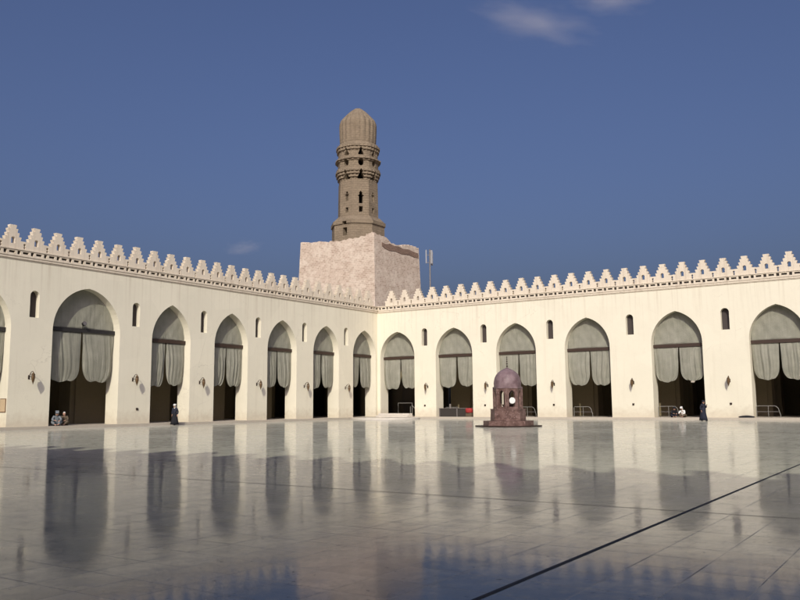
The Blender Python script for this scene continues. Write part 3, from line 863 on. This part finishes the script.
def skirt(root, rings, m, name='robe'):
    bm = bmesh.new(); vr = []
    n = 40
    for (cx, cy, z, rx, ry, fold) in rings:
        vr.append([bm.verts.new((cx + rx*math.cos(a)*(1 + fold*math.sin(9*a + z)), cy + ry*math.sin(a)*(1 + fold*math.sin(9*a + z)), z)) for a in [2*PI*i/n for i in range(n)]])
    for q in range(len(vr) - 1):
        for i in range(n):
            j = (i+1) % n; bm.faces.new((vr[q][i], vr[q][j], vr[q+1][j], vr[q+1][i]))
    bm.faces.new(vr[0][::-1]); bm.faces.new(vr[-1])
    return obj(name, bm, M[m], root, smooth=True)
def shoes(root, P, m='shoe'):
    for q in ('l', 'r'):
        s = Sk(); a = s.add(P['an_' + q] + V(0, .03, -.035), .05); d = (P['to_' + q] - P['an_' + q]); d.z = 0; d = d.normalized()
        b = s.add(P['an_' + q] + d*.10 + V(0, 0, -.045), .042, a); s.add(P['an_' + q] + d*.19 + V(0, 0, -.05), .034, b)
        skin_mesh('shoe', s.j, s.e, M[m], root, sub=1)

# walking, right: navy robe, one hand up to the face
pose = dict(pelvis=(0, 0, .90), chest=(0, -.03, 1.24), neck=(0, -.04, 1.42), head=(0, -.07, 1.54), face=(-.25, -1, -.05),
            sh_l=(.19, -.03, 1.36), el_l=(.25, -.10, 1.10), wr_l=(.13, -.27, 1.30), sh_r=(-.19, -.02, 1.36), el_r=(-.25, .06, 1.09), wr_r=(-.23, -.02, .86),
            hip_l=(.09, 0, .86), kn_l=(.09, -.12, .47), an_l=(.09, -.16, .08), to_l=(.09, -.30, .035), hip_r=(-.09, 0, .86), kn_r=(-.09, .02, .47), an_r=(-.09, .17, .10), to_r=(-.09, .06, .035))
r, P = person((36.95, -4.75, 0), RAD(62), 'person in a long dark navy robe walking past the right arcade', pose, 'navy', 'navy', 'navy')
skirt(r, [(0, .0, .06, .29, .36, .06), (0, .0, .3, .26, .32, .06), (0, 0, .6, .225, .25, .04), (0, 0, .9, .20, .20, .02), (0, -.02, 1.12, .185, .17, 0)], 'navy'); shoes(r, P)
# walking, left: white scarf, dark clothes
pose = dict(pose); pose.update(wr_l=(.24, -.06, .86), el_l=(.26, .02, 1.09), face=(0, -1, -.05))
r, P = person((.95, -30.25, 0), RAD(25), 'person in a white headscarf and dark clothes walking by the left wall', pose, 'navy', 'black_cloth', 'white_cloth')
skirt(r, [(0, .0, .06, .33, .36, .10), (0, .0, .3, .28, .31, .08), (0, 0, .6, .235, .25, .05), (0, 0, .9, .20, .20, .02), (0, -.02, 1.0, .18, .17, 0)], 'black_cloth', 'skirt'); shoes(r, P)
# sitting on the arcade floor
def seated(loc, rz, label, top, low, head, lean=.2, longhair=False):
    ps = dict(pelvis=(0, 0, .12), chest=(0, -lean*.7, .50), neck=(0, -lean*1.05, .66), head=(0, -lean*1.35, .78), face=(0, -1, -.35),
              sh_l=(.18, -lean*.9, .60), el_l=(.28, -lean - .12, .38), wr_l=(.16, -lean - .30, .34), sh_r=(-.18, -lean*.9, .60), el_r=(-.28, -lean - .12, .38), wr_r=(-.14, -lean - .32, .36),
              hip_l=(.10, -.02, .12), kn_l=(.30, -.40, .30), an_l=(.10, -.52, .08), to_l=(.0, -.60, .05), hip_r=(-.10, -.02, .12), kn_r=(-.30, -.40, .28), an_r=(-.08, -.46, .06), to_r=(.03, -.52, .04))
    r, P = person(loc, rz, label, ps, top, low, head, hair_long=longhair)
    g = Sk(); a = g.add(P['pelvis'] + V(0, 0, .02), .17)
    for q in ('l', 'r'): g.chain([(P['hip_' + q], .14), (P['kn_' + q], .10), (P['an_' + q]*.85 + P['kn_' + q]*.15, .085)], a)
    skin_mesh('trousers', g.j, g.e, M[low], r)
    shoes(r, P); return r
seated((-.42, -40.18, .2), RAD(60), 'person in blue grey robes sitting hunched in the wide left wall arch', 'blue_grey', 'blue_grey', 'blue_grey', .34, True).scale = (1.12, 1.12, 1.12)
seated((-.45, -39.45, .2), RAD(40), 'person in brown clothes and a white cap sitting in the wide left wall arch', 'brown_cloth', 'brown_cloth', 'white_cloth', .16).scale = (1.1, 1.1, 1.1)
seated((32.98, .5, .204), RAD(30), 'person in dark clothes sitting beside the white railing in the fifth right arch', 'black_cloth', 'navy', 'black_cloth', .34, True)
seated((33.95, .5, .204), RAD(-10), 'person in a white shawl sitting in the middle of the fifth right wall arch', 'white_cloth', 'brown_cloth', 'white_cloth', .30, True)

# ------------------------------------------------------------------ faint clouds, far off
def cloud(p, size, rot, dens, label, seed):
    bm = bmesh.new(); bmesh.ops.create_icosphere(bm, subdivisions=4, radius=1.)
    for v in bm.verts: v.co *= 1 + .10*math.sin(v.co.x*5 + seed) + .08*math.sin(v.co.z*6 + v.co.y*4 + seed*2)
    t = bpy.data.materials.new('cloud_vapour'); t.use_nodes = True; nt = t.node_tree; nt.nodes.remove(nt.nodes['Principled BSDF'])
    pv = nt.nodes.new('ShaderNodeVolumePrincipled'); pv.inputs['Color'].default_value = (.92, .90, .93, 1); pv.inputs['Anisotropy'].default_value = 0.
    tc = nt.nodes.new('ShaderNodeTexCoord')
    no = nt.nodes.new('ShaderNodeTexNoise'); no.inputs['Scale'].default_value = 2.3; no.inputs['Detail'].default_value = 5; no.inputs['Roughness'].default_value = .55
    ad = nt.nodes.new('ShaderNodeVectorMath'); ad.operation = 'ADD'; ad.inputs[1].default_value = (seed*3.1, seed, 0)
    ln = nt.nodes.new('ShaderNodeVectorMath'); ln.operation = 'LENGTH'
    fo = nt.nodes.new('ShaderNodeMapRange'); fo.inputs[1].default_value = 1.; fo.inputs[2].default_value = .0; fo.inputs[3].default_value = -.5; fo.inputs[4].default_value = .40
    sm = nt.nodes.new('ShaderNodeMath'); sm.operation = 'ADD'
    mr = nt.nodes.new('ShaderNodeMapRange'); mr.inputs[1].default_value = .42; mr.inputs[2].default_value = .95; mr.inputs[3].default_value = 0; mr.inputs[4].default_value = dens
    L = nt.links.new
    L(tc.outputs['Object'], ad.inputs[0]); L(ad.outputs[0], no.inputs['Vector']); L(tc.outputs['Object'], ln.inputs[0]); L(ln.outputs['Value'], fo.inputs[0])
    L(no.outputs['Fac'], sm.inputs[0]); L(fo.outputs[0], sm.inputs[1]); L(sm.outputs[0], mr.inputs[0]); L(mr.outputs[0], pv.inputs['Density'])
    L(pv.outputs[0], nt.nodes['Material Output'].inputs['Volume'])
    o = obj('cloud', bm, t); o.location = p; o.scale = size; o.rotation_euler = (0, rot, RAD(33.9)); tag(o, label, 'cloud', 'faint clouds')
CAM = Vector((54.549, -76.531, 1.6))
cloud(CAM + Vector((-.365, .825, .432))*2000, (255, 120, 66), RAD(12), .0062, 'faint smudge of cloud high in the sky, lower left of two', 1)
cloud(CAM + Vector((-.287, .848, .447))*2000, (165, 90, 52), RAD(4), .0072, 'faint wisp of cloud at the top edge of the sky', 2)
cloud(CAM + Vector((-.693, .696, .187))*2000, (85, 50, 34), RAD(-8), .0060, 'faint low cloud beside the minaret base', 5)

# ------------------------------------------------------------------ light, sky, camera
SD = Vector((-.56, 1., -.69)).normalized()
sun = bpy.data.lights.new('sun', 'SUN'); sun.energy = 3.0; sun.angle = RAD(.53); sun.color = (1., .955, .79)
so = bpy.data.objects.new('sun', sun); COL.objects.link(so); so.rotation_euler = SD.to_track_quat('-Z', 'Y').to_euler(); so.location = (40, -100, 60)
W = bpy.data.worlds.new('World'); S.world = W; W.use_nodes = True
nt = W.node_tree; bg = nt.nodes['Background']
sky = nt.nodes.new('ShaderNodeTexSky'); sky.sky_type = 'NISHITA'; sky.sun_disc = False
sky.sun_elevation = math.asin(-SD.z); sky.sun_rotation = math.atan2(-SD.x, -SD.y)
sky.altitude = 0; sky.air_density = 1.0; sky.dust_density = 8.; sky.ozone_density = 5.5
tint = nt.nodes.new('ShaderNodeMix'); tint.data_type = 'RGBA'; tint.blend_type = 'MULTIPLY'; tint.inputs[0].default_value = 1.
tint.inputs[7].default_value = (1.04, .94, 1.09, 1)
nt.links.new(sky.outputs[0], tint.inputs[6]); nt.links.new(tint.outputs[2], bg.inputs[0]); bg.inputs[1].default_value = .092

f, pitch, yaw, roll = 817.915, .12651, -.59138, -.00734
F = Vector((math.sin(yaw)*math.cos(pitch), math.cos(yaw)*math.cos(pitch), math.sin(pitch)))
R = Vector((math.cos(yaw), -math.sin(yaw), 0)); U = R.cross(F)
R2 = R*math.cos(roll) + U*math.sin(roll); U2 = -R*math.sin(roll) + U*math.cos(roll)
cam = bpy.data.cameras.new('camera'); cam.sensor_width = 36; cam.lens = 36*f/800; cam.clip_start = .05; cam.clip_end = 12000
co = bpy.data.objects.new('camera', cam); COL.objects.link(co)
mw = Matrix((R2, U2, -F)).transposed().to_4x4(); mw.translation = CAM; co.matrix_world = mw
S.camera = co

S.render.resolution_x = 1024; S.render.resolution_y = 768
S.view_settings.view_transform = 'Standard'; S.view_settings.look = 'None'; S.view_settings.gamma = 1; S.view_settings.exposure = 0; S.view_settings.use_curve_mapping = False
S.cycles.max_bounces = 10; S.cycles.diffuse_bounces = 5; S.cycles.glossy_bounces = 4; S.cycles.volume_bounces = 1
S.cycles.use_denoising = True
S.cycles.sample_clamp_indirect = 6
